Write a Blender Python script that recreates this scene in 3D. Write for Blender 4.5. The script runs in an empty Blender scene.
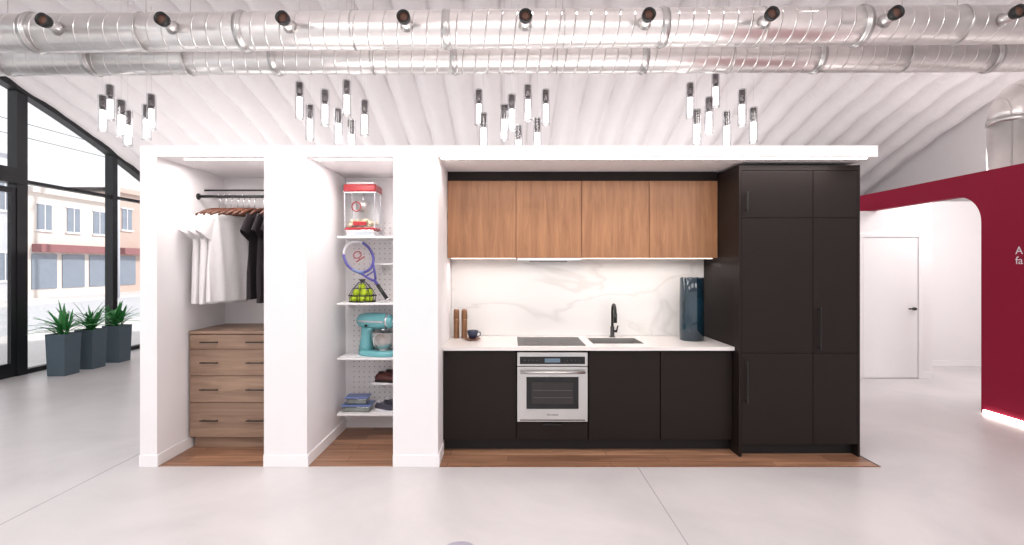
import bpy, bmesh, math, random
from mathutils import Vector, Matrix
random.seed(7)
scn=bpy.context.scene
scn.view_settings.view_transform='Standard'
scn.view_settings.exposure=0.24
pi=math.pi

# ---------------------------------------------------------------- materials
def lin(c):
    return tuple((v/255/12.92 if v/255<=0.04045 else ((v/255+0.055)/1.055)**2.4) for v in c)+(1.0,)
def newmat(name):
    m=bpy.data.materials.new(name); m.use_nodes=True
    nt=m.node_tree; b=nt.nodes['Principled BSDF']; return m,nt,b
def N(nt,t,**kw):
    n=nt.nodes.new(t)
    for k,v in kw.items(): setattr(n,k,v)
    return n
def simple(name,col,rough=0.5,metal=0.0,var=0.04,scale=8,bump=0.0,bscale=60,spec=0.5,emit=None,estr=0,coat=0):
    m,nt,b=newmat(name); L=nt.links
    tc=N(nt,'ShaderNodeTexCoord'); no=N(nt,'ShaderNodeTexNoise'); no.inputs['Scale'].default_value=scale
    no.inputs['Detail'].default_value=4
    L.new(tc.outputs['Object'],no.inputs['Vector'])
    r=N(nt,'ShaderNodeValToRGB'); c=lin(col)
    r.color_ramp.elements[0].color=tuple(max(0,v*(1-var*2)) for v in c[:3])+(1,)
    r.color_ramp.elements[1].color=tuple(min(1,v*(1+var)) for v in c[:3])+(1,)
    L.new(no.outputs['Fac'],r.inputs['Fac']); L.new(r.outputs['Color'],b.inputs['Base Color'])
    b.inputs['Roughness'].default_value=rough; b.inputs['Metallic'].default_value=metal
    b.inputs['Specular IOR Level'].default_value=spec
    b.inputs['Coat Weight'].default_value=coat
    if bump:
        n2=N(nt,'ShaderNodeTexNoise'); n2.inputs['Scale'].default_value=bscale; n2.inputs['Detail'].default_value=5
        L.new(tc.outputs['Object'],n2.inputs['Vector'])
        bp=N(nt,'ShaderNodeBump'); bp.inputs['Strength'].default_value=bump; bp.inputs['Distance'].default_value=0.02
        L.new(n2.outputs['Fac'],bp.inputs['Height']); L.new(bp.outputs['Normal'],b.inputs['Normal'])
    if emit:
        b.inputs['Emission Color'].default_value=lin(emit); b.inputs['Emission Strength'].default_value=estr
    return m
def wood(name,c1,c2,grain='z',rough=0.45,unit=None,gs=1.0):
    m,nt,b=newmat(name); L=nt.links
    tc=N(nt,'ShaderNodeTexCoord'); mp=N(nt,'ShaderNodeMapping')
    s={'z':(14,14,1.1),'x':(1.1,14,14),'y':(14,1.1,14)}[grain]
    mp.inputs['Scale'].default_value=tuple(v*gs for v in s)
    src=tc.outputs['Object']
    if unit:
        sp=N(nt,'ShaderNodeSeparateXYZ'); L.new(src,sp.inputs[0])
        d=N(nt,'ShaderNodeMath',operation='DIVIDE'); L.new(sp.outputs[0],d.inputs[0]); d.inputs[1].default_value=unit
        f=N(nt,'ShaderNodeMath',operation='FLOOR'); L.new(d.outputs[0],f.inputs[0])
        mu=N(nt,'ShaderNodeMath',operation='MULTIPLY'); L.new(f.outputs[0],mu.inputs[0]); mu.inputs[1].default_value=7.31
        va=N(nt,'ShaderNodeVectorMath',operation='ADD'); L.new(src,va.inputs[0])
        cb=N(nt,'ShaderNodeCombineXYZ'); L.new(mu.outputs[0],cb.inputs[2]); L.new(cb.outputs[0],va.inputs[1]); src=va.outputs[0]
    L.new(src,mp.inputs['Vector'])
    n1=N(nt,'ShaderNodeTexNoise'); n1.inputs['Scale'].default_value=1.0; n1.inputs['Detail'].default_value=8; n1.inputs['Distortion'].default_value=0.8
    n1.inputs['Roughness'].default_value=0.65
    L.new(mp.outputs[0],n1.inputs['Vector'])
    r=N(nt,'ShaderNodeValToRGB'); r.color_ramp.elements[0].position=0.3; r.color_ramp.elements[1].position=0.7
    r.color_ramp.elements[0].color=lin(c1); r.color_ramp.elements[1].color=lin(c2)
    L.new(n1.outputs['Fac'],r.inputs['Fac']); L.new(r.outputs['Color'],b.inputs['Base Color'])
    b.inputs['Roughness'].default_value=rough
    bp=N(nt,'ShaderNodeBump'); bp.inputs['Strength'].default_value=0.15; bp.inputs['Distance'].default_value=0.003
    L.new(n1.outputs['Fac'],bp.inputs['Height']); L.new(bp.outputs['Normal'],b.inputs['Normal'])
    return m
def planks(name):
    m,nt,b=newmat(name); L=nt.links
    tc=N(nt,'ShaderNodeTexCoord'); br=N(nt,'ShaderNodeTexBrick')
    br.inputs['Scale'].default_value=1.0; br.inputs['Brick Width'].default_value=1.3; br.inputs['Row Height'].default_value=0.13
    br.inputs['Mortar Size'].default_value=0.002; br.offset=0.37
    br.inputs['Color1'].default_value=lin((184,140,110)); br.inputs['Color2'].default_value=lin((140,100,78)); br.inputs['Mortar'].default_value=lin((60,38,28))
    L.new(tc.outputs['Object'],br.inputs['Vector'])
    mp=N(nt,'ShaderNodeMapping'); mp.inputs['Scale'].default_value=(1.5,22,10); L.new(tc.outputs['Object'],mp.inputs[0])
    n=N(nt,'ShaderNodeTexNoise'); n.inputs['Scale'].default_value=1.0; n.inputs['Detail'].default_value=8; n.inputs['Distortion'].default_value=1.0
    L.new(mp.outputs[0],n.inputs['Vector'])
    r=N(nt,'ShaderNodeValToRGB'); r.color_ramp.elements[0].position=0.3; r.color_ramp.elements[1].position=0.7
    r.color_ramp.elements[0].color=(0.5,0.47,0.45,1); r.color_ramp.elements[1].color=(1.1,1.1,1.1,1)
    L.new(n.outputs['Fac'],r.inputs['Fac'])
    mx=N(nt,'ShaderNodeMix',data_type='RGBA',blend_type='MULTIPLY'); mx.inputs['Factor'].default_value=1
    L.new(br.outputs['Color'],mx.inputs['A']); L.new(r.outputs['Color'],mx.inputs['B'])
    L.new(mx.outputs['Result'],b.inputs['Base Color']); b.inputs['Roughness'].default_value=0.4
    return m
def concrete():
    m,nt,b=newmat('polished_concrete'); L=nt.links
    tc=N(nt,'ShaderNodeTexCoord')
    n=N(nt,'ShaderNodeTexNoise'); n.inputs['Scale'].default_value=0.9; n.inputs['Detail'].default_value=9; n.inputs['Roughness'].default_value=0.6; n.inputs['Distortion'].default_value=0.5
    L.new(tc.outputs['Object'],n.inputs['Vector'])
    r=N(nt,'ShaderNodeValToRGB'); r.color_ramp.elements[0].position=0.3; r.color_ramp.elements[1].position=0.72
    r.color_ramp.elements[0].color=lin((192,188,189)); r.color_ramp.elements[1].color=lin((214,209,209))
    L.new(n.outputs['Fac'],r.inputs['Fac']); L.new(r.outputs['Color'],b.inputs['Base Color'])
    b.inputs['Roughness'].default_value=0.33
    return m
def marble():
    m,nt,b=newmat('marble_slab'); L=nt.links
    tc=N(nt,'ShaderNodeTexCoord'); mp=N(nt,'ShaderNodeMapping'); mp.inputs['Rotation'].default_value=(0,0.6,0)
    mp.inputs['Scale'].default_value=(1,1,2.0)
    L.new(tc.outputs['Object'],mp.inputs[0])
    n=N(nt,'ShaderNodeTexNoise'); n.inputs['Scale'].default_value=0.8; n.inputs['Detail'].default_value=4; n.inputs['Distortion'].default_value=0.9; n.inputs['Roughness'].default_value=0.45
    L.new(mp.outputs[0],n.inputs['Vector'])
    r=N(nt,'ShaderNodeValToRGB'); e=r.color_ramp.elements
    e[0].position=0.475; e[0].color=lin((226,223,221)); e[1].position=0.525; e[1].color=lin((226,223,221))
    x=e.new(0.5); x.color=lin((214,210,207))
    L.new(n.outputs['Fac'],r.inputs['Fac']); L.new(r.outputs['Color'],b.inputs['Base Color']); b.inputs['Roughness'].default_value=0.3
    return m
def ductmat(pitch=0.13):
    m,nt,b=newmat('galvanised_spiral_steel'); L=nt.links
    tc=N(nt,'ShaderNodeTexCoord'); sp=N(nt,'ShaderNodeSeparateXYZ'); L.new(tc.outputs['Object'],sp.inputs[0])
    at=N(nt,'ShaderNodeMath',operation='ARCTAN2'); L.new(sp.outputs[2],at.inputs[0]); L.new(sp.outputs[1],at.inputs[1])
    d=N(nt,'ShaderNodeMath',operation='DIVIDE'); L.new(at.outputs[0],d.inputs[0]); d.inputs[1].default_value=2*pi
    dx=N(nt,'ShaderNodeMath',operation='DIVIDE'); L.new(sp.outputs[0],dx.inputs[0]); dx.inputs[1].default_value=pitch
    ad=N(nt,'ShaderNodeMath',operation='ADD'); L.new(d.outputs[0],ad.inputs[0]); L.new(dx.outputs[0],ad.inputs[1])
    fr=N(nt,'ShaderNodeMath',operation='FRACT'); L.new(ad.outputs[0],fr.inputs[0])
    r=N(nt,'ShaderNodeValToRGB'); e=r.color_ramp.elements; e[0].position=0.0; e[0].color=(0,0,0,1); e[1].position=0.12; e[1].color=(0,0,0,1)
    x=e.new(0.06); x.color=(1,1,1,1); L.new(fr.outputs[0],r.inputs['Fac'])
    bp=N(nt,'ShaderNodeBump'); bp.inputs['Strength'].default_value=0.8; bp.inputs['Distance'].default_value=0.012
    L.new(r.outputs['Color'],bp.inputs['Height']); L.new(bp.outputs['Normal'],b.inputs['Normal'])
    n=N(nt,'ShaderNodeTexNoise'); n.inputs['Scale'].default_value=6; L.new(tc.outputs['Object'],n.inputs['Vector'])
    r2=N(nt,'ShaderNodeValToRGB'); r2.color_ramp.elements[0].color=lin((224,219,217)); r2.color_ramp.elements[1].color=lin((250,246,243))
    L.new(n.outputs['Fac'],r2.inputs['Fac'])
    L.new(r2.outputs['Color'],b.inputs['Base Color'])
    b.inputs['Metallic'].default_value=0.74; b.inputs['Roughness'].default_value=0.28
    return m
def glassmat(name='clear_glass',tint=(1,1,1),gl=0.08):
    m,nt,b=newmat(name); L=nt.links; nt.nodes.remove(b)
    out=[n for n in nt.nodes if n.type=='OUTPUT_MATERIAL'][0]
    t=N(nt,'ShaderNodeBsdfTransparent'); t.inputs[0].default_value=tint+(1,)
    g=N(nt,'ShaderNodeBsdfGlossy'); g.inputs['Roughness'].default_value=0.03
    fr=N(nt,'ShaderNodeLayerWeight'); fr.inputs['Blend'].default_value=0.25
    mr=N(nt,'ShaderNodeMapRange'); mr.inputs['To Min'].default_value=gl*0.4; mr.inputs['To Max'].default_value=gl*5
    L.new(fr.outputs['Facing'],mr.inputs['Value'])
    mx=N(nt,'ShaderNodeMixShader'); L.new(mr.outputs[0],mx.inputs[0]); L.new(t.outputs[0],mx.inputs[1]); L.new(g.outputs[0],mx.inputs[2])
    L.new(mx.outputs[0],out.inputs[0]); return m
def pegmat():
    m,nt,b=newmat('perforated_white_metal'); L=nt.links
    tc=N(nt,'ShaderNodeTexCoord'); sp=N(nt,'ShaderNodeSeparateXYZ'); L.new(tc.outputs['Object'],sp.inputs[0])
    outs=[]
    for i,p in ((0,0.05),(2,0.05)):
        d=N(nt,'ShaderNodeMath',operation='DIVIDE'); L.new(sp.outputs[i],d.inputs[0]); d.inputs[1].default_value=p
        f=N(nt,'ShaderNodeMath',operation='FRACT'); L.new(d.outputs[0],f.inputs[0])
        s=N(nt,'ShaderNodeMath',operation='SUBTRACT'); L.new(f.outputs[0],s.inputs[0]); s.inputs[1].default_value=0.5
        q=N(nt,'ShaderNodeMath',operation='POWER'); L.new(s.outputs[0],q.inputs[0]); q.inputs[1].default_value=2; outs.append(q)
    a=N(nt,'ShaderNodeMath',operation='ADD'); L.new(outs[0].outputs[0],a.inputs[0]); L.new(outs[1].outputs[0],a.inputs[1])
    g=N(nt,'ShaderNodeMath',operation='LESS_THAN'); L.new(a.outputs[0],g.inputs[0]); g.inputs[1].default_value=0.014
    mx=N(nt,'ShaderNodeMix',data_type='RGBA'); L.new(g.outputs[0],mx.inputs['Factor'])
    mx.inputs['A'].default_value=lin((234,230,230)); mx.inputs['B'].default_value=lin((160,150,150))
    L.new(mx.outputs['Result'],b.inputs['Base Color']); b.inputs['Roughness'].default_value=0.5
    return m

WHITE=simple('white_wall_paint',(235,231,232),0.7,var=0.01)
FOAM=simple('white_sprayed_foam',(242,237,238),0.85,var=0.02,scale=3,bump=0.8,bscale=7)
TRIM=simple('white_trim_paint',(240,237,238),0.45,var=0.01)
CONC=concrete(); MARB=marble()
CTOP=simple('white_quartz',(228,222,219),0.25,var=0.01)
BLK=simple('matte_black_cabinet',(32,24,22),0.5,var=0.06,scale=3,spec=0.2)
BLKD=simple('dark_gap_black',(12,10,10),0.6)
METB=simple('black_metal',(22,21,22),0.35,spec=0.5)
FRAMEB=simple('black_window_frame',(20,21,25),0.4)
WALN=wood('walnut_veneer',(138,94,64),(178,128,90),'z',unit=0.61,gs=1.3)
DRES=wood('dresser_oak_laminate',(122,96,80),(162,134,113),'x')
PLNK=planks('wood_plank_floor')
STEEL=simple('brushed_stainless',(206,204,202),0.28,metal=0.9,var=0.03)
CHROME=simple('chrome',(225,225,228),0.12,metal=1.0,var=0.01)
DCHR=simple('dark_chrome',(112,106,106),0.25,metal=0.9)
GBLK=simple('black_glass',(12,12,14),0.08,spec=0.5)
CGLS=simple('ceramic_cooktop_glass',(26,22,23),0.3,spec=0.25)
GLASS=glassmat(); PGLASS=glassmat('pendant_glass',(0.90,0.90,0.92),0.2)
DUCT=ductmat()
RED=simple('crimson_wall_paint',(146,20,52),0.6,var=0.03,scale=1,spec=0.2)
LED=simple('led_strip',(255,250,244),0.5,emit=(255,246,236),estr=7)
LEDU=simple('led_strip_diffuser',(255,250,244),0.5,emit=(255,240,226),estr=3)
GLOW=simple('glowing_lamp_tube',(255,252,248),0.5,emit=(255,252,250),estr=3.2)
COPP=simple('copper_inside',(92,62,50),0.6,metal=0.2)
BRNZ=simple('bronze_metal',(142,104,76),0.35,metal=0.5,var=0.1)
WHFAB=simple('white_cotton',(230,226,226),0.9,var=0.02,bump=0.3,bscale=12)
BKFAB=simple('charcoal_cotton',(34,26,31),0.9,var=0.1,bump=0.3,bscale=12)
HANG=wood('hanger_wood',(72,38,26),(100,58,40),'y')
PLANT=simple('blue_grey_planter',(78,94,104),0.55,var=0.05)
LEAF=simple('leaf_green',(62,146,74),0.45,var=0.25,scale=14)
SOIL=simple('soil',(58,44,36),0.9,var=0.2)
TEAL=simple('dark_teal_glaze',(20,48,62),0.12,var=0.35,scale=4,coat=0.6)
NAVY=simple('navy_ceramic',(34,42,66),0.3)
MILL=wood('mill_wood',(112,70,46),(150,100,70),'z')
TURQ=simple('turquoise_enamel',(116,186,192),0.25,var=0.01,coat=0.3)
REDP=simple('red_plastic',(160,38,46),0.3)
BALL=simple('tennis_ball_felt',(190,214,50),0.9,var=0.1,scale=50)
PURP=simple('purple_frame',(80,74,150),0.3)
WHP=simple('white_plastic',(232,232,235),0.4)
STRG=simple('racquet_string',(222,214,214),0.5)
SHOE=simple('brown_leather',(86,40,34),0.35,var=0.15,scale=20)
SHOEG=simple('grey_mesh_shoe',(70,68,82),0.8,var=0.2,scale=60)
BLUEL=simple('blue_lid',(104,122,170),0.4)
FOOD=simple('container_contents',(150,160,150),0.6,var=0.3,scale=30)
POPC=simple('popcorn',(236,222,190),0.9,var=0.15,scale=50)
PEG=pegmat()
JOINT=simple('floor_joint',(160,155,156),0.8)
ASPH=simple('asphalt',(200,200,204),0.9,var=0.06)
SIDEW=simple('sidewalk_concrete',(220,216,214),0.9,var=0.05)
CREAM=simple('cream_stucco',(226,216,208),0.9,var=0.04,scale=1)
BRICK=simple('pale_brick',(206,182,170),0.9,var=0.12,scale=9)
GREYB=simple('grey_building',(210,212,218),0.9,var=0.04,scale=1)
DWIN=simple('dark_window',(136,146,160),0.2,var=0.1)
SIGNR=simple('awning_dark_red',(148,94,96),0.6)

# ---------------------------------------------------------------- builder
class B:
    def __init__(s,name): s.name=name; s.bm=bmesh.new(); s.mats=[]
    def add(s,t,mat,smooth=False,M=None):
        if M is not None: t.transform(M)
        if mat not in s.mats: s.mats.append(mat)
        i=s.mats.index(mat)
        bmesh.ops.recalc_face_normals(t,faces=t.faces)
        for f in t.faces: f.material_index=i; f.smooth=smooth
        me=bpy.data.meshes.new('tmp'); t.to_mesh(me); t.free(); s.bm.from_mesh(me); bpy.data.meshes.remove(me)
    def box(s,x0,x1,y0,y1,z0,z1,mat,bev=0,M=None):
        t=bmesh.new(); bmesh.ops.create_cube(t,size=1)
        for v in t.verts: v.co=Vector(((x0+x1)/2+v.co.x*(x1-x0),(y0+y1)/2+v.co.y*(y1-y0),(z0+z1)/2+v.co.z*(z1-z0)))
        if bev: bmesh.ops.bevel(t,geom=t.edges[:],offset=bev,segments=2,affect='EDGES',profile=0.5)
        s.add(t,mat,False,M)
    def loft(s,rings,mat,cap=True,smooth=True,M=None,closed=True):
        t=bmesh.new(); R=[[t.verts.new(Vector(p)) for p in r] for r in rings]
        n=len(R[0])
        for a,b in zip(R[:-1],R[1:]):
            for i in range(n if closed else n-1):
                j=(i+1)%n; t.faces.new((a[i],a[j],b[j],b[i]))
        if cap: t.faces.new(R[0][::-1]); t.faces.new(R[-1])
        s.add(t,mat,smooth,M)
    def cyl(s,p0,p1,r0,mat,r1=None,seg=20,cap=True,smooth=True,M=None):
        s.tube([p0,p1],[r0,r0 if r1 is None else r1],mat,seg,cap,smooth,M)
    def tube(s,pts,r,mat,seg=12,cap=True,smooth=True,M=None):
        pts=[Vector(p) for p in pts]; rs=r if isinstance(r,(list,tuple)) else [r]*len(pts)
        rings=[]; prev=None
        for i,p in enumerate(pts):
            d=(pts[min(i+1,len(pts)-1)]-pts[max(i-1,0)]).normalized()
            if prev is None:
                a=Vector((0,0,1)) if abs(d.z)<0.9 else Vector((1,0,0)); u=d.cross(a).normalized()
            else: u=(prev-d*prev.dot(d)).normalized()
            prev=u; w=d.cross(u)
            rings.append([p+(u*math.cos(2*pi*k/seg)+w*math.sin(2*pi*k/seg))*rs[i] for k in range(seg)])
        s.loft(rings,mat,cap,smooth,M)
    def lathe(s,c,prof,mat,seg=28,M=None,cap=True,smooth=True):
        s.loft([[(c[0]+r*math.cos(2*pi*k/seg),c[1]+r*math.sin(2*pi*k/seg),c[2]+z) for k in range(seg)] for r,z in prof],mat,cap,smooth,M)
    def sph(s,c,r,mat,sc=(1,1,1),M=None,seg=16):
        t=bmesh.new(); bmesh.ops.create_uvsphere(t,u_segments=seg,v_segments=seg//2+2,radius=r)
        for v in t.verts: v.co=Vector((c[0]+v.co.x*sc[0],c[1]+v.co.y*sc[1],c[2]+v.co.z*sc[2]))
        s.add(t,mat,True,M)
    def prism(s,poly,axis,a0,a1,mat,smooth=False,M=None):
        def P(p,a): return {'x':(a,p[0],p[1]),'y':(p[0],a,p[1]),'z':(p[0],p[1],a)}[axis]
        t=bmesh.new(); A=[t.verts.new(P(p,a0)) for p in poly]; C=[t.verts.new(P(p,a1)) for p in poly]
        t.faces.new(A[::-1]); t.faces.new(C); n=len(poly)
        for i in range(n): t.faces.new((A[i],A[(i+1)%n],C[(i+1)%n],C[i]))
        s.add(t,mat,smooth,M)
    def done(s,origin=None,rot=None):
        vs=[v.co for v in s.bm.verts]
        mn=Vector([min(v[i] for v in vs) for i in range(3)]); mx=Vector([max(v[i] for v in vs) for i in range(3)])
        o=(mn+mx)/2 if origin is None else Vector(origin)
        if origin is None: bmesh.ops.translate(s.bm,verts=s.bm.verts,vec=-o)
        me=bpy.data.meshes.new(s.name); s.bm.to_mesh(me); s.bm.free()
        for m in s.mats: me.materials.append(m)
        ob=bpy.data.objects.new(s.name,me); ob.location=o
        if rot: ob.rotation_euler=rot
        scn.collection.objects.link(ob); return ob
def rbox(name,*a,**k):
    b=B(name); b.box(*a,**k); return b.done()

# ---------------------------------------------------------------- room shell
XL,XR=-7.1,7.5; YC,ZC,RR=3.0,-12.0,16.9
def arch(y): return math.sqrt(RR*RR-(y-YC)**2)+ZC
YF,YB=-5.0,14.85
b=B('floor'); b.box(XL-0.1,XR+0.1,YF,YB+0.1,-0.12,0,CONC); b.done(origin=(0,0,0))
for i,x in enumerate((-3.1,1.02,5.14)):
    rbox('trim_floor_joint_%d'%(i+1),x-0.003,x+0.003,YF+0.1,(14.5 if x<5 else 4.5),-0.001,0.001,JOINT)
b=B('ceiling'); t=bmesh.new(); rows=[]
nx=int((XR-XL)/0.035); ny=110
for i in range(nx+1):
    x=XL+(XR-XL)*i/nx; r=[]
    for j in range(ny+1):
        y=YF+(YB-YF)*j/ny
        th=math.atan2(arch(y)-ZC,y-YC)
        xx=x+0.012*math.sin(y*2.1+x*1.7)
        lobe=abs(math.sin(pi*(xx+0.1)/0.42))**0.7
        rad=RR-0.20*lobe+0.02*math.sin(y*9+x*3)*math.sin(x*5.1+1.3*y)
        r.append(t.verts.new((x,YC+rad*math.cos(th),ZC+rad*math.sin(th))))
    rows.append(r)
for i in range(nx):
    for j in range(ny): t.faces.new((rows[i][j],rows[i][j+1],rows[i+1][j+1],rows[i+1][j]))
b.add(t,FOAM,True); b.done(origin=(0,0,0))
ys=[YF+(YB-YF)*i/60 for i in range(61)]
b=B('wall_right'); b.prism([(YF,0)]+[(y,max(arch(y),0.01)) for y in ys]+[(YB,0)],'x',XR,XR+0.1,WHITE); b.done()
b=B('window_1'); b.prism([(YF,0)]+[(y,max(arch(y)-0.1,0.01)) for y in ys]+[(YB,0)],'x',XL-0.012,XL,GLASS); b.done()
b=B('trim_window_frame_left')
pts=[(y,arch(y)-0.05) for y in ys]; pin=[(YC+(RR-0.27)*math.cos(math.atan2(arch(y)-ZC,y-YC)),ZC+(RR-0.27)*math.sin(math.atan2(arch(y)-ZC,y-YC))) for y in ys]
for k in range(60):
    b.prism([pts[k],pts[k+1],pin[k+1],pin[k]],'x',XL-0.06,XL+0.08,FRAMEB)
for y,w in ((-3.5,.06),(-1.5,.06),(0.5,.06),(2.5,.06),(4.0,.06),(5.45,.10),(7.24,.16),(8.95,.11),(10.7,.06),(12.4,.06)):
    b.box(XL-0.07,XL+0.07,y-w/2,y+w/2,0,arch(y)-0.1,FRAMEB)
b.box(XL-0.05,XL+0.05,YF,YB-0.5,0,0.07,FRAMEB)
b.box(XL-0.05,XL+0.05,YF,11.2,2.79,2.84,FRAMEB)
b.box(XL-0.08,XL+0.09,5.45,7.24,2.76,2.98,FRAMEB)
b.done()
b=B('door_2')
for y0,y1 in ((5.5,6.33),(6.35,7.16)):
    b.box(XL+0.01,XL+0.06,y0,y0+.08,.02,2.70,FRAMEB); b.box(XL+0.01,XL+0.06,y1-.08,y1,.02,2.70,FRAMEB)
    b.box(XL+0.01,XL+0.06,y0+.08,y1-.08,.02,.2,FRAMEB); b.box(XL+0.01,XL+0.06,y0+.08,y1-.08,2.62,2.70,FRAMEB)
    b.box(XL+0.03,XL+0.04,y0+.08,y1-.08,.2,2.62,GLASS)
b.tube([(XL+.06,6.25,.9),(XL+.12,6.25,.95),(XL+.12,6.25,1.4),(XL+.06,6.25,1.45)],.012,METB)
b.done()
b=B('trim_light_opening_front')  # unseen front, left open between mullions to let soft sky light in
for i in range(9):
    x=XL+.04+(XR-XL-.08)*i/8; b.box(x-.04,x+.04,YF,YF+.08,0,2.85,FRAMEB)
b.box(XL,XR,YF+.08,YF+.1,0,.08,FRAMEB); b.box(XL,XR,YF,YF+.08,2.85,2.95,FRAMEB)
b.done()

# ---------------------------------------------------------------- display module
Y0,YBK=3.94,4.88
ZT,ZH=2.53,2.44
rbox('wall_module_left',-2.90,-2.766,Y0,5.0,0,ZH,WHITE)
rbox('wall_module_divider_1',-1.923,-1.584,Y0,YBK,0,ZH,WHITE)
rbox('wall_module_divider_2',-0.906,-0.552,Y0,YBK,0,ZH,WHITE)
rbox('wall_module_back',-2.766,2.916,YBK,5.0,0,ZH,WHITE)
rbox('ceiling_module_soffit',-2.90,2.916,Y0,5.0,ZH,ZT,WHITE)
def baseboard(name,x0,x1,left,right,front=True):
    b=B(name); h=.095; t=.014
    if front: b.box(x0-(t if left else 0),x1+(t if right else 0),Y0-t,Y0,0,h,TRIM,bev=.003)
    if left: b.box(x0-t,x0,Y0,YBK-.02,0.004,h,TRIM,bev=.003)
    if right: b.box(x1,x1+t,Y0,(YBK-.02 if x1<-0.6 else 4.2),0.004,h,TRIM,bev=.003)
    b.done()
baseboard('baseboard_left',-2.90,-2.766,False,True)
baseboard('baseboard_divider_1',-1.923,-1.584,False,True)
baseboard('baseboard_divider_2',-0.906,-0.552,False,True)
b=B('floor_wood')
b.box(-2.766,-1.923,Y0+.001,YBK,0,.004,PLNK); b.box(-1.584,-.906,Y0+.001,YBK,0,.004,PLNK)
b.box(-.552,2.916,Y0+.001,YBK,0,.004,PLNK); b.box(2.916,2.93,Y0-.005,YBK,0,.006,METB); b.box(-.54,2.93,Y0-.012,Y0+.001,0,.006,MILL)
b.done(origin=(0,0,0))
b=B('led_strip_light'); b.box(-2.6,-1.96,4.02,4.04,ZH-.006,ZH,LED); b.done()
b=B('led_strip_light'); b.box(-1.55,-.94,4.02,4.04,ZH-.006,ZH,LED); b.done()
b=B('led_strip_light'); b.box(-.53,2.85,3.97,3.995,ZH-.008,ZH,LED); b.done()

# upper cabinets
b=B('upper_cabinets')
b.box(-.55,1.905,4.56,YBK-.002,1.653,2.353,WALN)
xs=[-.55,.073,.668,1.283,1.905]
for a,c in zip(xs[:-1],xs[1:]): b.box(a+.0025,c-.0025,4.541,4.56,1.653,2.353,WALN,bev=.001)
b.box(-.55,1.905,4.553,YBK-.002,2.353,ZH-.001,BLK)
b.done()
b=B('range_hood'); b.box(.085,.655,4.50,4.86,1.625,1.651,STEEL,bev=.003); b.box(.085,.655,4.485,4.50,1.632,1.651,WHP,bev=.003)
b.box(.2,.54,4.56,4.8,1.618,1.626,DCHR); b.done()
b=B('under_cabinet_light'); b.box(-.52,.07,4.60,4.615,1.646,1.652,LEDU); b.box(.67,1.88,4.60,4.615,1.646,1.652,LEDU); b.done()
rbox('backsplash',-.55,1.905,4.866,4.879,.902,1.652,MARB)

# base cabinets
b=B('base_cabinets')
b.box(-.55,.072,4.26,YBK-.01,.10,.868,BLK); b.box(.072,.682,4.30,YBK-.01,.10,.24,BLK)
b.box(.682,1.905,4.26,YBK-.01,.10,.62,BLK); b.box(.682,1.905,4.26,4.28,.62,.868,BLK)
b.box(-.55,1.905,4.31,4.33,0.004,.10,BLKD)
for a,c,z0,z1 in ((-.55,.068,.106,.855),(.072,.678,.106,.255),(.684,1.289,.106,.855),(1.293,1.903,.106,.855)):
    b.box(a+.003,c-.003,4.24,4.26,z0,z1,BLK,bev=.0015)
b.box(.3,.45,4.222,4.24,.235,.243,METB)
b.done()
SX0,SX1,SY0,SY1=.74,1.20,4.38,4.74
b=B('countertop')
b.box(-.551,SX0,4.20,4.865,.868,.9,CTOP,bev=.002); b.box(SX1,1.905,4.20,4.865,.868,.9,CTOP,bev=.002)
b.box(SX0,SX1,4.20,SY0,.868,.9,CTOP); b.box(SX0,SX1,SY1,4.865,.868,.9,CTOP); b.done()
b=B('sink'); z0=.66
b.box(SX0,SX1,SY0,SY1,z0,z0+.01,STEEL); b.box(SX0,SX0+.008,SY0,SY1,z0+.01,.899,STEEL); b.box(SX1-.008,SX1,SY0,SY1,z0+.01,.899,STEEL)
b.box(SX0+.008,SX1-.008,SY0,SY0+.008,z0+.01,.899,STEEL); b.box(SX0+.008,SX1-.008,SY1-.008,SY1,z0+.01,.899,STEEL)
b.lathe(((SX0+SX1)/2,(SY0+SY1)/2,z0+.01),[(.04,0),(.04,.004),(.02,.002)],DCHR); b.done()
b=B('cooktop'); b.box(.085,.665,4.27,4.76,.9,.904,CGLS,bev=.001)
for cx,cy,r in ((.22,4.4,.09),(.22,4.63,.07),(.52,4.4,.07),(.52,4.63,.1)):
    b.lathe((cx,cy,.904),[(r,0),(r,.0006),(r-.003,.0006),(r-.003,0)],DCHR,seg=40,cap=False)
b.done()
b=B('faucet'); fx,fy=1.0,4.79
b.lathe((fx,fy,.9),[(.028,0),(.028,.008),(.02,.012),(.019,.10),(.014,.105)],METB)
b.tube([(fx,fy,1.0),(fx,fy,1.16)]+[(fx-.0,fy-.065+.065*math.cos(a),1.16+.055*math.sin(a)) for a in [pi*k/10 for k in range(1,11)]]+[(fx,fy-.13,1.13)],.013,METB)
b.cyl((fx,fy-.13,1.14),(fx,fy-.13,1.05),.017,METB)
b.cyl((fx,fy,.955),(fx+.045,fy,.955),.012,METB); b.tube([(fx+.04,fy,.955),(fx+.05,fy-.01,1.01)],.007,METB); b.done()

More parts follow.
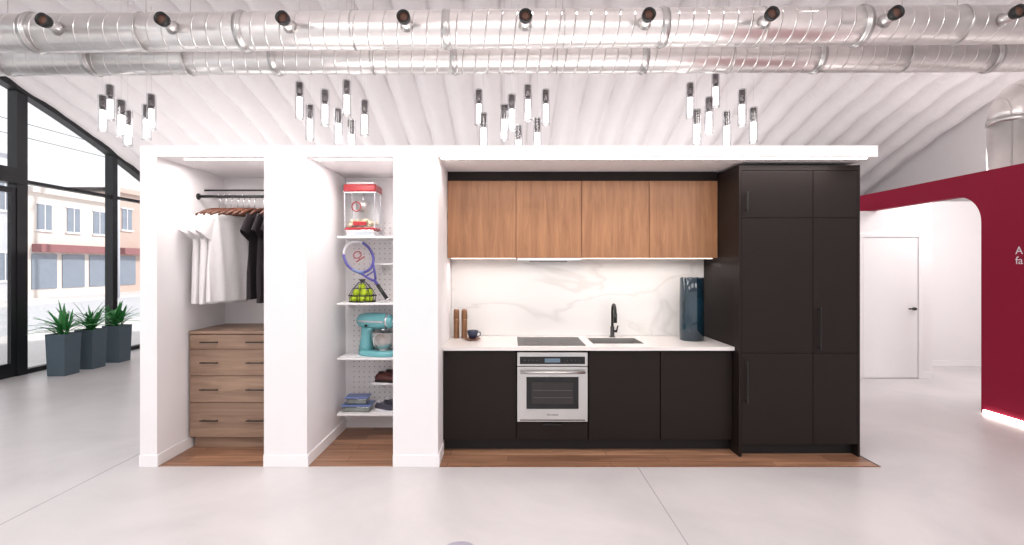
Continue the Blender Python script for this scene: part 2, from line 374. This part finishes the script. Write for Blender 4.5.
# oven
b=B('wall_oven')
b.box(.078,.672,4.245,4.80,.262,.850,DCHR)
b.box(.078,.672,4.222,4.245,.735,.850,STEEL,bev=.002)
b.box(.10,.65,4.219,4.223,.752,.815,GBLK); b.box(.31,.44,4.2175,4.219,.766,.80,simple('oven_display',(60,70,80),.2,emit=(150,180,200),estr=.25))
for i in range(4):
    for sx in (.14+.035*i,.50+.035*i): b.cyl((sx,4.219,.783),(sx,4.2165,.783),.005,DCHR,seg=12)
b.box(.078,.672,4.218,4.245,.265,.728,STEEL,bev=.003)
b.box(.145,.605,4.215,4.219,.365,.655,STEEL,bev=.002); b.box(.155,.595,4.213,4.217,.375,.645,GBLK,bev=.001)
b.box(.20,.55,4.212,4.214,.42,.60,simple('oven_window',(48,44,44),.1,metal=.2))
for z in (.47,.53): b.box(.21,.54,4.2105,4.213,z,z+.004,DCHR)
b.tube([(.13,4.22,.69),(.13,4.175,.69)],.008,STEEL); b.tube([(.62,4.22,.69),(.62,4.175,.69)],.008,STEEL)
b.tube([(.105,4.175,.69),(.645,4.175,.69)],.012,STEEL,16)
b.box(.10,.65,4.2165,4.219,.275,.285,DCHR)
ov=b.done()
def text(name,s,size,mat,M,parent=None,ext=.0005):
    c=bpy.data.curves.new(name,'FONT'); c.body=s; c.size=size; c.extrude=ext
    o=bpy.data.objects.new(name,c); scn.collection.objects.link(o); c.materials.append(mat)
    if parent: o.parent=parent; o.matrix_parent_inverse=Matrix.Translation(parent.location).inverted()
    o.matrix_basis=M
    return o
text('label_text','Norvatec',.026,DCHR,Matrix(((1,0,0,.325),(0,0,-1,4.2165),(0,1,0,.318),(0,0,0,1))),ov)

# tall cabinet
b=B('tall_pantry_cabinet'); TX0,TX1=1.908,2.908
b.box(TX0,TX0+.022,4.13,YBK-.001,0.004,2.414,BLK,bev=.001); b.box(TX1-.018,TX1,4.13,YBK-.001,0.004,2.414,BLK,bev=.001)
b.box(TX0+.022,TX1-.018,4.152,YBK-.001,.10,2.414,BLK)
b.box(TX0+.022,TX1-.018,4.132,4.152,2.37,2.414,BLK,bev=.001)
b.box(TX0+.022,TX1-.018,4.21,4.23,0.004,.10,BLKD)
xm=2.52
for a,c in ((TX0+.022,xm),(xm,TX1-.018)):
    for z0,z1 in ((.106,.861),(.861,1.977),(1.977,2.368)):
        b.box(a+.002,c-.002,4.13,4.151,z0+.002,z1-.002,BLK,bev=.0015)
def vhandle(b,x,y,z0,z1):
    b.tube([(x,y,z0),(x,y-.03,z0)],.005,METB,8); b.tube([(x,y,z1),(x,y-.03,z1)],.005,METB,8)
    b.box(x-.006,x+.006,y-.036,y-.026,z0-.02,z1+.02,METB,bev=.002)
vhandle(b,1.965,4.13,2.04,2.17); vhandle(b,1.965,4.13,.47,.78); vhandle(b,2.565,4.13,.91,1.22)
b.done()

# dresser
b=B('dresser'); DX0,DX1,DY=-2.750,-1.927,4.31
b.box(DX0,DX1,DY+.02,YBK-.005,.106,.995,DRES); b.box(DX0+.02,DX1-.02,DY+.05,DY+.07,.004,.106,DRES)
b.box(DX0,DX1,DY-.005,YBK-.005,.995,1.02,DRES,bev=.002)
zz=[(.866,.985),(.636,.861),(.403,.631),(.106,.398)]
for z0,z1 in zz:
    b.box(DX0+.004,DX1-.004,DY,DY+.02,z0,z1,DRES,bev=.002); zc=(z0+z1)/2
    for xc in (-2.565,-2.17):
        b.tube([(xc-.06,DY,zc),(xc-.06,DY-.026,zc)],.004,METB,8); b.tube([(xc+.06,DY,zc),(xc+.06,DY-.026,zc)],.004,METB,8)
        b.box(xc-.078,xc+.078,DY-.032,DY-.022,zc-.005,zc+.005,METB,bev=.002)
b.done()

# closet rod
b=B('closet_rod'); RY,RZ=4.46,2.20
b.cyl((-2.765,RY,RZ),(-1.924,RY,RZ),.013,METB); b.cyl((-2.765,RY,RZ),(-2.755,RY,RZ),.028,METB)
b.cyl((-1.934,RY,RZ),(-1.924,RY,RZ),.028,METB)
b.cyl((-2.765,RY+.1,RZ+.07),(-1.924,RY+.1,RZ+.07),.008,METB); b.done()
def hanger(b,M):
    b.tube([(0,0,.0),(.0,0,.075),(.012,0,.095),(.022,0,.112),(.016,0,.128),(0,0,.134),(-.014,0,.128)],.0025,CHROME,6,M=M)
    for s in (-1,1):
        b.tube([(0,0,-.0),(s*.06,0,-.008),(s*.14,0,-.032),(s*.205,0,-.062)],[.018,.018,.016,.010],HANG,8,M=M)
    b.cyl((-.19,0,-.055),(.19,0,-.055),.005,HANG,seg=8,M=M)
def shirt(b,M,mat,seed):
    rn=random.Random(seed); ph=rn.random()*6; L=.78+rn.random()*.05
    prof=[(-.010,.070,.028),(-.022,.085,.03),(-.040,.14,.034),(-.062,.19,.04),(-.092,.215,.044),(-.14,.222,.05),(-.25,.225,.05),(-.4,.225,.052),(-.55,.23,.054),(-.68,.234,.056),(-L,.238,.058)]
    rings=[]; n=48
    for z,w,t in prof:
        r=[]; f=min(1,max(0,-z/.35))
        for k in range(n):
            a=2*pi*k/n; c,s=math.cos(a),math.sin(a)
            u=w*math.copysign(abs(c)**.7,c); v=t*.55*math.copysign(abs(s)**.8,s)
            v+=f*.011*math.sin(u*46+ph+1.5*math.sin(z*4+ph))*(1 if s>0 else -1 if s<0 else 0)+.004*f*math.sin(u*90+z*7)
            r.append((u,v,z))
        rings.append(r)
    b.loft(rings,mat,cap=False,M=M)
    for s in (-1,1):
        rings=[]
        for f in (0,.35,.7,1):
            cx=s*(.18+.09*f); cz=-.10-.15*f; r=[]
            for k in range(20):
                a=2*pi*k/20; uu=.08*math.cos(a)*(1+.1*f); vv=(.022+.004*math.sin(3*a+ph))*math.sin(a)
                r.append((cx+uu*.82,vv,cz+uu*s*.55))
            rings.append(r)
        b.loft(rings,mat,cap=False,M=M)
def hung(name,x,yaw,mat,seed,dy=0.0):
    b=B(name); M=Matrix.Translation((x,RY+dy,RZ-.118))@Matrix.Rotation(math.radians(yaw),4,'Z')
    hanger(b,M)
    if mat: shirt(b,M,mat,seed)
    b.done()
hung('white_t_shirt',-2.575,62,WHFAB,1); hung('white_t_shirt',-2.52,66,WHFAB,2); hung('white_t_shirt',-2.47,70,WHFAB,3)
hung('wooden_hanger',-2.41,74,None,0); hung('wooden_hanger',-2.36,77,None,0); hung('wooden_hanger',-2.31,80,None,0); hung('wooden_hanger',-2.26,83,None,0)
hung('black_t_shirt',-2.18,86,BKFAB,4); hung('black_t_shirt',-2.10,88,BKFAB,5); hung('black_t_shirt',-2.03,89,BKFAB,6)

# ---------------------------------------------------------------- shelf niche
b=B('pegboard_panel'); b.box(-1.53,-.92,4.872,4.879,.15,2.0,PEG); b.done()
def shelf(name,x0,x1,y0,z):
    b=B(name); b.box(x0,x1,y0,4.871,z-.018,z,TRIM,bev=.002)
    for x in (x0+.05,x1-.05): b.prism([(4.871,z-.018),(y0+.08,z-.018),(4.871,z-.09)],'x',x-.003,x+.003,TRIM)
    b.done()
FS=4.50
for z in (1.85,1.247,.752,.248): shelf('wall_shelf',-1.54,-.915,FS,z)
for z in (1.608,.49): shelf('wall_shelf',-1.27,-.915,4.66,z)
# popcorn machine
b=B('popcorn_machine'); cx,cy,z=0,0,0; w=.148
PM=Matrix.Translation((-1.35,4.66,1.851))@Matrix.Diagonal((1.0,1.0,1.08,1))
b.box(cx-w+.02,cx+w-.02,cy-.12,cy+.12,z,z+.055,CHROME,bev=.01,M=PM); b.box(cx-w+.01,cx+w-.01,cy-.11,cy+.11,z+.055,z+.075,REDP,bev=.004,M=PM)
b.box(cx-w+.015,cx+w-.015,cy-.105,cy-.102,z+.075,z+.37,GLASS,M=PM); b.box(cx-w+.012,cx-w+.015,cy-.1,cy+.1,z+.075,z+.37,GLASS,M=PM); b.box(cx+w-.015,cx+w-.012,cy-.1,cy+.1,z+.075,z+.37,GLASS,M=PM)
for sx in (-1,1):
    for sy in (-1,1): b.box(cx+sx*(w-.012)-.006,cx+sx*(w-.012)+.006,cy+sy*.105-.006,cy+sy*.105+.006,z+.07,z+.38,CHROME,bev=.002,M=PM)
b.box(cx-w+.02,cx+w-.02,cy+.095,cy+.1,z+.075,z+.37,WHP,M=PM)
b.box(cx-w,cx+w,cy-.12,cy+.12,z+.375,z+.44,REDP,bev=.012,M=PM); b.box(cx-w+.02,cx+w-.02,cy-.1,cy+.1,z+.44,z+.46,WHP,bev=.008,M=PM); b.box(cx-w-.002,cx+w+.002,cy-.122,cy+.122,z+.362,z+.376,CHROME,bev=.003,M=PM)
b.lathe((cx,cy,z+.22),[(.03,0),(.06,.01),(.065,.08),(.05,.085)],STEEL,M=PM); b.cyl((cx,cy,z+.3),(cx,cy,z+.37),.012,CHROME,M=PM)
b.tube([(cx-.03+.04*math.cos(2*pi*k/24),cy-.11,z+.25+.04*math.sin(2*pi*k/24)) for k in range(25)],.005,REDP,8,cap=False,M=PM)
b.box(cx-.06,cx+.06,cy-.112,cy-.106,z+.09,z+.125,REDP,bev=.003,M=PM)
for i in range(60): b.sph((cx+random.uniform(-.11,.11),cy+random.uniform(-.085,.085),z+.09+random.uniform(0,.05)),.016,POPC,seg=8,M=PM)
b.done()
# racquet
b=B('tennis_racquet')
hc=Vector((-1.37,4.585,1.665)); he=Vector((-1.085,4.515,1.272)); d=(he-hc).normalized()
v=d; n=Vector((0.25,-1,0)); n=(n-v*n.dot(v)).normalized(); u=v.cross(n)
M=Matrix.Identity(4)
for i,ax in enumerate((u,v,n)):
    for j in range(3): M[j][i]=ax[j]
M=Matrix.Translation(hc)@M
LN=(he-hc).length
a_,b_=.122,.158
el=[(a_*math.cos(2*pi*k/40),b_*math.sin(2*pi*k/40),0) for k in range(41)]
b.tube(el,.0125,PURP,8,cap=False,M=M)
b.tube(el[24:37],.0135,WHP,8,M=M); b.tube(el[3:9],.0135,BLUEL,8,M=M)
for k in range(-8,9):
    x=k*.0135; h=b_*math.sqrt(max(0,1-(x/a_)**2)); b.cyl((x,-h,0),(x,h,0),.0009,STRG,seg=4,M=M)
for k in range(-10,11):
    y=k*.0142; h=a_*math.sqrt(max(0,1-(y/b_)**2)); b.cyl((-h,y,0.001),(h,y,0.001),.0009,STRG,seg=4,M=M)
b.tube([(.035*math.cos(2*pi*k/24),.03*math.sin(2*pi*k/24)-.02,.003) for k in range(25)],.005,REDP,6,M=M)
b.cyl((-.045,.03,.003),(.045,.03,.003),.006,REDP,seg=6,M=M)
for s in (-1,1): b.tube([(s*.075,b_*.77,0),(s*.04,b_+.05,0),(s*.012,b_+.11,0)],.0105,PURP,8,M=M)
b.cyl((-.05,b_+.035,0),(.05,b_+.035,0),.007,PURP,seg=8,M=M)
b.cyl((0,b_+.10,0),(0,LN-.15,0),.014,PURP,seg=12,M=M); b.cyl((0,LN-.17,0),(0,LN-.005,0),.017,METB,seg=8,M=M); b.cyl((0,LN-.012,0),(0,LN,0),.019,WHP,seg=8,M=M)
b.done()
# tennis balls in mesh bag
b=B('bag_of_tennis_balls'); cx,cy,z=-1.345,4.62,1.248
for px,py,pz in ((-.075,-.03,.033),(0,-.04,.033),(.07,-.02,.033),(-.035,.035,.033),(.04,.04,.033),(-.05,-.02,.088),(.02,-.03,.09),(.06,.02,.088),(-.01,.02,.092),(0,-.01,.14)):
    b.sph((cx+px,cy+py,z+pz),.033,BALL)
for k in range(8):
    a=2*pi*k/8
    b.tube([(cx+.115*math.cos(a),cy+.08*math.sin(a),z+.005),(cx+.125*math.cos(a),cy+.09*math.sin(a),z+.06),(cx+.09*math.cos(a),cy+.07*math.sin(a),z+.12),(cx+.03*math.cos(a),cy+.025*math.sin(a),z+.185)],.003,METB,6)
for rz,ra in ((.006,.118),(.06,.126),(.125,.088)):
    b.tube([(cx+ra*math.cos(2*pi*k/24),cy+ra*.73*math.sin(2*pi*k/24),z+rz) for k in range(25)],.006 if rz<.1 else .003,METB,6,cap=False)
b.lathe((cx,cy,z+.18),[(.03,0),(.02,.01),(.035,.03)],METB,seg=12); b.done()
# stand mixer
b=B('stand_mixer'); cx,cy,z=-1.27,4.68,.753
def ell(c,rx,ry,n=24): return [(c[0],c[1]+rx*math.cos(2*pi*k/n),c[2]+ry*math.sin(2*pi*k/n)) for k in range(n)]
M=Matrix.Translation((cx,cy,z))@Matrix.Rotation(math.radians(-18),4,'Z')@Matrix.Scale(1.1,4)
pts=[]
for k in range(32):
    a=2*pi*k/32; pts.append((.06+.175*math.copysign(abs(math.cos(a))**.8,math.cos(a)),.10*math.copysign(abs(math.sin(a))**.8,math.sin(a))))
b.loft([[(x,y,0) for x,y in pts],[(x,y,.028) for x,y in pts],[(.06+(x-.06)*.93,y*.9,.042) for x,y in pts]],TURQ,M=M)
rings=[]
for f,zx,w,t in ((0,-.055,.07,.065),(.3,-.06,.055,.055),(.6,-.055,.048,.05),(.85,-.045,.055,.052),(1,-.035,.065,.055)):
    zz_=.03+.20*f; rings.append([(zx+w*math.cos(2*pi*k/24),t*math.sin(2*pi*k/24),zz_) for k in range(24)])
b.loft(rings,TURQ,M=M)
rings=[]
for x,r in ((-.145,.01),(-.14,.03),(-.12,.052),(-.07,.066),(0,.07),(.08,.07),(.14,.066),(.18,.058),(.20,.04),(.205,.01)):
    rings.append(ell((x,0,.285),r*.88,r))
b.loft(rings,TURQ,M=M)
rings=[ell((x,0,.285),r*.89,r*1.012) for x,r in ((.150,.0655),(.165,.063))]; b.loft(rings,CHROME,M=M)
b.cyl((.20,0,.285),(.215,0,.285),.02,CHROME,M=M); b.box(-.10,.14,-.0635,-.058,.278,.292,CHROME,M=M)
b.cyl((.11,0,.235),(.11,0,.19),.024,CHROME,M=M); b.sph((-.02,-.066,.25),.012,METB,M=M)
b.lathe((.11,0,.045),[(.045,0),(.04,.012),(.075,.035),(.098,.08),(.104,.15),(.108,.152),(.1,.145),(.09,.08),(.06,.04)],STEEL,M=M,cap=False)
b.tube([(.11,-.1,.17),(.11,-.145,.165),(.11,-.145,.10),(.11,-.095,.09)],.007,STEEL,M=M)
b.tube([(.11,0,.19),(.11,0,.14)],.008,STEEL,M=M)
b.done()
# shoes
def shoe(b,M,mat,sole,L=.27):
    rings=[]
    for f,w,h,zb in ((0,.022,.03,.012),(.06,.034,.055,.008),(.2,.037,.075,.006),(.4,.037,.07,.006),(.6,.045,.05,.006),(.8,.047,.036,.006),(.94,.034,.026,.01),(1,.012,.014,.012)):
        r=[]
        for k in range(20):
            a=2*pi*k/20; s=math.sin(a)
            r.append((f*L,w*math.copysign(abs(math.cos(a))**.8,math.cos(a)),zb+(h*s if s>0 else 0)+.012))
        rings.append(r)
    b.loft(rings,mat,M=M)
    o=[]
    for f,w in ((-.02,.012),(.02,.032),(.15,.038),(.4,.036),(.65,.048),(.85,.045),(.97,.028),(1.02,.01)): o.append((f*L,w))
    b.prism([(x,y) for x,y in o]+[(x,-y) for x,y in o[::-1]],'z',0,.018,sole,M=M)
    b.lathe((0.055,0,.08),[(.028,0),(.03,.012),(.022,.012),(.02,-.02)],sole,seg=16,M=M)
    for i in range(4): b.cyl((.1+i*.02,-.02,.084-i*.008),(.1+i*.02,.02,.084-i*.008),.003,sole,seg=6,M=M)
b=B('brown_leather_shoes')
for i,(x,y,r) in enumerate(((-1.25,4.725,-10),(-1.20,4.815,-6))): shoe(b,Matrix.Translation((x,y,.491))@Matrix.Rotation(math.radians(r),4,'Z'),SHOE,METB)
b.done()
b=B('grey_running_shoes')
for i,(x,y,r) in enumerate(((-1.23,4.66,-25),(-1.18,4.76,-25))): shoe(b,Matrix.Translation((x,y,.249))@Matrix.Rotation(math.radians(r),4,'Z')@Matrix.Scale(.85,4),SHOEG,WHP)
b.done()
b=B('food_containers')
for x0,x1,y0,y1,z in ((-1.52,-1.25,4.54,4.72,.249),(-1.49,-1.28,4.55,4.70,.318)):
    b.box(x0+.01,x1-.01,y0+.01,y1-.01,z,z+.05,PGLASS,bev=.008); b.box(x0+.02,x1-.02,y0+.02,y1-.02,z+.006,z+.04,FOOD); b.box(x0,x1,y0,y1,z+.05,z+.066,BLUEL,bev=.005)
b.done()

# ---------------------------------------------------------------- counter items
for x in (-.487,-.412):
    b=B('pepper_mill'); b.lathe((x,4.72,.9),[(.027,0),(.029,.006),(.028,.02),(.027,.09),(.0275,.17),(.028,.185)],BRNZ); b.lathe((x,4.72,1.085),[(.0275,.001),(.028,.02),(.027,.07),(.024,.084),(.01,.088)],BRNZ)
    b.sph((x,4.72,1.177),.007,CHROME); b.done()
b=B('coffee_cup'); c=(-.325,4.60,.9)
b.lathe(c,[(.03,0),(.06,.008),(.075,.014),(.074,.017),(.03,.006)],MILL); b.lathe((c[0],c[1],.908),[(.022,0),(.03,.005),(.046,.045),(.052,.08),(.048,.08),(.040,.04),(.02,.01)],NAVY)
b.tube([(c[0]+.042,c[1],.975),(c[0]+.07,c[1],.97),(c[0]+.07,c[1],.94),(c[0]+.038,c[1],.93)],.006,NAVY,8); b.done()
b=B('tall_vase'); b.lathe((1.69,4.60,.9),[(.103,0),(.108,.008),(.109,.15),(.107,.4),(.104,.57),(.100,.576),(.096,.57),(.098,.4),(.098,.05)],TEAL,seg=48); b.done()

# ---------------------------------------------------------------- ducts
def duct(name,y,z0,r,tilt=0.009):
    b=B(name)
    b.cyl((-7.0,0,0),(7.4,0,0),r,DUCT,seg=48)
    for x in (-6.1,-4.3,-2.4,-.55,1.4,3.2,5.0): b.cyl((x-.035,0,0),(x+.035,0,0),r+.006,STEEL,seg=48); b.cyl((x-.006,0,0),(x+.006,0,0),r+.014,STEEL,seg=48)
    for x in (-5.2,-3.3,-1.4,.5,2.3,4.1,6.0):
        b.tube([(x,(r+.003)*math.sin(2*pi*k/32),(r+.003)*math.cos(2*pi*k/32)) for k in range(33)],.006,STEEL,6,cap=False)
        b.cyl((x,0,r),(x,0,arch(y)-z0-.12),.004,STEEL,seg=6)
    b.done(origin=(0,y,z0),rot=(0,-tilt,0))
duct('ventilation_duct',4.56,3.74,.165); duct('ventilation_duct',5.2,3.74,.155,.004)
for x in (-5.0,-3.96,-2.95,-1.92,-.89,.15,1.2,2.25,3.31,4.35):
    b=B('duct_air_nozzle'); z=3.74+.009*x
    b.lathe((0,0,0),[(.062,0),(.045,.03),(.04,.10)],STEEL,M=Matrix.Translation((x,4.40,z-.035))@Matrix.Rotation(pi/2,4,'X'))
    b.lathe((0,0,0),[(.044,0),(.055,.02),(.057,.07),(.048,.072),(.042,.045),(.02,.04)],METB,M=Matrix.Translation((x,4.31,z-.03))@Matrix.Rotation(pi/2,4,'X'),cap=False)
    b.lathe((0,0,0),[(.043,0),(.043,.046),(.03,.055)],COPP,M=Matrix.Translation((x,4.31,z-.03))@Matrix.Rotation(pi/2,4,'X'))
    b.done()
b=B('ventilation_duct_riser')
b.cyl((5.62,5.6,0.0),(5.62,5.6,3.2),.19,DUCT,seg=40)
b.tube([(5.62,5.6,3.2)]+[(5.62+.32-.32*math.cos(a),5.6,3.2+.32*math.sin(a)) for a in [pi/2*k/8 for k in range(1,9)]]+[(7.45,5.6,3.52)],.19,DUCT,40)
b.cyl((5.62,5.6,3.17),(5.62,5.6,3.23),.2,STEEL,seg=40)
b.done(origin=None)

# ---------------------------------------------------------------- pendants
CL=[(-4.03,[(-.265,3.39),(-.19,3.5),(-.07,3.34),(0,3.23),(.2,3.29),(.25,3.4)]),
(-1.87,[(-.34,3.53),(-.23,3.29),(-.07,3.45),(.07,3.25),(.16,3.55),(.21,3.13),(.35,3.34)]),
(.06,[(-.37,3.45),(-.32,3.2),(-.1,3.29),(-.02,3.4),(.05,3.07),(.15,3.5),(.34,3.45),(.25,3.15)]),
(2.25,[(-.32,3.52),(-.25,3.24),(-.12,3.37),(-.05,3.63),(.07,3.22),(.23,3.45),(.35,3.26)])]
for cx,ts in CL:
    b=B('pendant_light_cluster'); rn=random.Random(int(cx*10))
    for i,(dx,zt) in enumerate(ts):
        x=cx+dx; y=5.56+rn.uniform(-.1,.15); k_=y/5.3; x*=k_; zt=1.58+(zt-1.58)*k_; r=.043; L=.40
        b.cyl((x,y,zt),(x,y,arch(y)-.15),.0012,STEEL,seg=5)
        b.cyl((x,y,zt-.012),(x,y,zt),.036,STEEL)
        b.cyl((x,y,zt-.13),(x,y,zt-.012),r-.010,DCHR,seg=20)
        b.cyl((x,y,zt-.17),(x,y,zt-.13),r-.020,DCHR,seg=20)
        b.cyl((x,y,zt-L+.03),(x,y,zt-.17),r-.014,GLOW,seg=16)
        b.cyl((x,y,zt-L),(x,y,zt),r+.004,PGLASS,seg=24,cap=False)
        b.cyl((x,y,zt-L),(x,y,zt-L+.010),r+.005,STEEL,seg=24,cap=False)
    b.done()

# ---------------------------------------------------------------- right side
b=B('wall_right_partition'); xo=5.11
poly=[(2.6,0.0),(5.40,0.0),(5.40,2.06)]+[(5.70-.30*math.cos(a),2.06+.30*math.sin(a)) for a in [pi/2*k/12 for k in range(1,13)]]+[(7.4,2.36),(7.4,2.6),(2.6,2.6)]
b.prism(poly,'x',xo,xo+.1,RED); b.done()
rbox('baseboard_light_right',xo-.018,xo,2.6,5.36,.01,.04,LED)
b=B('wall_back_right'); b.box(4.5,5.21,7.05,7.17,0,2.355,WHITE); b.box(5.21,5.98,7.05,7.17,0,2.6,WHITE); b.done()
rbox('wall_back_right_return',5.88,XR,7.9,8.0,0,2.6,WHITE)
rbox('wall_back_right_side',5.88,5.98,7.17,7.9,0,2.6,WHITE)
DG=simple('door_grey_line',(196,190,192),.6)
b=B('door_1')
b.box(4.992,5.758,7.028,7.049,0.01,1.978,TRIM,bev=.003)
b.box(4.93,4.984,7.02,7.049,0,1.986,TRIM,bev=.003); b.box(5.766,5.82,7.02,7.049,0,1.986,TRIM,bev=.003); b.box(4.93,5.82,7.02,7.049,1.987,2.04,TRIM,bev=.003)
b.box(4.984,4.991,7.034,7.049,0,1.985,DG); b.box(5.759,5.766,7.034,7.049,0,1.985,DG); b.box(4.992,5.758,7.034,7.049,1.979,1.985,DG)
b.cyl((5.70,7.028,.98),(5.70,6.99,.98),.02,METB); b.tube([(5.70,6.985,.98),(5.60,6.985,.98)],.009,METB); b.done()
rbox('baseboard_back_right',5.822,5.98,7.035,7.049,0,.09,TRIM)
rbox('baseboard_back_right_return',5.98,XR,7.885,7.899,0,.09,TRIM)
def wtext(s,y,z,size): text('wall_lettering',s,size,WHP,Matrix(((0,0,-1,xo-.001),(-1,0,0,y),(0,1,0,z),(0,0,0,1))))
wtext('A',5.035,1.70,.11); wtext('fa',5.035,1.60,.11)

b=B('floor_outlet_cover'); b.lathe((-.27,2.76,0),[(.10,0),(.10,.006),(.085,.012),(.02,.012)],simple('lilac_grey_plastic',(176,170,186),.5)); b.done()

# ---------------------------------------------------------------- planters
for py in (7.15,7.63,8.15):
    b=B('potted_plant'); xc=-6.48; yc=py+.14
    b.loft([[(xc+sx*w,yc+sy*w,z) for sx,sy in ((-1,-1),(1,-1),(1,1),(-1,1))] for z,w in ((0,.125),(.6,.142),(.6,.125),(.55,.123))],PLANT,smooth=False)
    b.box(xc-.12,xc+.12,yc-.12,yc+.12,.54,.565,SOIL)
    rn=random.Random(int(py*100))
    for i in range(56):
        a=rn.uniform(0,2*pi); Lf=rn.uniform(.22,.44); tilt=rn.uniform(.15,1.1); w=rn.uniform(.013,.024)
        p=Vector((xc+rn.uniform(-.05,.05),yc+rn.uniform(-.05,.05),.56+rn.uniform(0,.14))); dr=Vector((math.cos(a),math.sin(a),0)); sd=Vector((-math.sin(a),math.cos(a),0))
        L_,R_=[],[]
        for k in range(6):
            f=k/5; ww=w*math.sin(pi*(.15+.8*f)); q=p+dr*(Lf*f*math.sin(tilt)*(1+.3*f))+Vector((0,0,Lf*(f*math.cos(tilt)-.35*f*f*tilt)))
            L_.append(q+sd*ww-Vector((0,0,.004))); R_.append(q-sd*ww-Vector((0,0,.004)))
        C_=[(l+r)/2+Vector((0,0,.006)) for l,r in zip(L_,R_)]
        b.loft([L_,C_,R_],LEAF,cap=False,closed=False)
    b.done()

# ---------------------------------------------------------------- outside
rbox('sidewalk_ground',-11.5,XL-.1,-30,60,-.16,-.02,SIDEW)
rbox('street_ground',-21,-11.5,-30,60,-.3,-.14,ASPH)
rbox('far_sidewalk_ground',-60,-21,-30,70,-.2,-.04,SIDEW)
def building(name,y0,y1,h,mat,x=-24,floors=2,shop=True):
    b=B(name); b.box(x-8,x,y0,y1,-.04,h,mat); b.box(x-8,x+.25,y0,y1,h-.3,h,mat,bev=.02); fh=(h-.5)/floors
    n=max(2,int((y1-y0)/1.7))
    for f in range(floors):
        for i in range(n):
            yc=y0+(i+.5)*(y1-y0)/n
            if f==0 and shop: b.box(x-.02,x+.05,yc-.7,yc+.7,.4,2.2,DWIN); continue
            z=f*fh+.9
            b.box(x-.02,x+.04,yc-.4,yc+.4,z,z+1.3,DWIN); b.box(x,x+.1,yc-.5,yc+.5,z-.1,z,TRIM); b.box(x,x+.06,yc-.02,yc+.02,z,z+1.3,TRIM); b.box(x,x+.08,yc-.5,yc+.5,z+1.3,z+1.38,TRIM)
    if shop: b.box(x,x+.5,y0+.2,y1-.2,2.3,2.7,SIGNR)
    b.done()
building('grey_building',15,24.8,7.2,GREYB,floors=2,shop=False); building('cream_building',25,30.2,5.6,CREAM); building('brick_building',30.5,44,6.4,BRICK,floors=2)
b=B('utility_pole'); b.cyl((-20.7,26.5,-.1),(-20.7,26.5,9),.11,GREYB); b.box(-21.5,-19.9,26.45,26.55,7.6,7.72,GREYB)
for z in (7.8,7.2,5.2): b.tube([(-20.7,-10,z+.5),(-20.7,8,z-.4),(-20.7,26.5,z),(-20.7,60,z-.2)],.015,METB,6)
b.done()

# ---------------------------------------------------------------- lights
w=bpy.data.worlds.new('World'); scn.world=w; w.use_nodes=True
bg=w.node_tree.nodes['Background']; bg.inputs[0].default_value=(.94,.965,1.0,1); bg.inputs[1].default_value=1.12
sl=bpy.data.lights.new('sun','SUN'); sl.energy=3.2; sl.angle=.05; sl.color=(1,.97,.93)
so=bpy.data.objects.new('sun',sl); so.rotation_euler=Vector((.75,.25,.62)).to_track_quat('Z','Y').to_euler(); scn.collection.objects.link(so)
def area(name,loc,sx,sy,power,rot=(0,0,0),col=(1,.965,.945)):
    l=bpy.data.lights.new(name,'AREA'); l.shape='RECTANGLE'; l.size=sx; l.size_y=sy; l.energy=power; l.color=col
    o=bpy.data.objects.new(name,l); o.location=loc; o.rotation_euler=rot; scn.collection.objects.link(o); return o
for x in (-4.5,0,4.5):  # added fill lights under the vault, no fixtures there
    area('ceiling_fill',(x,1.2,4.3),3,1.2,72 if x else 52,rot=(math.radians(10),0,0))
    area('ceiling_fill',(x,-2.0,3.7),3,1.2,54 if x else 40,rot=(math.radians(36),0,0))
area('module_top_fill',(0,4.5,2.56),5.6,.8,32,rot=(pi,0,0))  # added upward fill that brightens the ceiling
for x,p,s in ((-4.6,44,4),(-.6,22,3.5),(2.6,34,3)): area('rear_fill',(x,8.4,1.75),s,2,p,rot=(pi,0,0))  # unseen fill added behind the module to light the vault
area('right_fill',(6.4,6.0,2.2),1.2,1.2,14,rot=(pi,0,0))  # added upward fill for the right end, no fixture there
area('alcove_fill',(6.3,6.2,3.0),1.2,1.2,38)  # added fill brightening the space behind the red partition
area('under_cabinet_lamp',(.68,4.66,1.61),2.4,.10,4.5,col=(1,.94,.89))
area('closet_lamp',(-2.34,4.14,2.42),.6,.08,5.5,col=(1,.95,.92)); area('niche_lamp',(-1.24,4.14,2.42),.5,.08,6,col=(1,.95,.92))
area('kitchen_soffit_lamp',(1.1,4.04,2.42),3.2,.05,7)

# ---------------------------------------------------------------- camera
cd=bpy.data.cameras.new('camera'); cd.sensor_fit='HORIZONTAL'; cd.sensor_width=36; cd.lens=36*500/1024
cd.shift_x=4/1024; cd.shift_y=-6.5/1024; cd.clip_start=.05; cd.clip_end=300
co=bpy.data.objects.new('camera',cd); co.location=(0,0,1.58); co.rotation_euler=(pi/2,0,0); scn.collection.objects.link(co); scn.camera=co
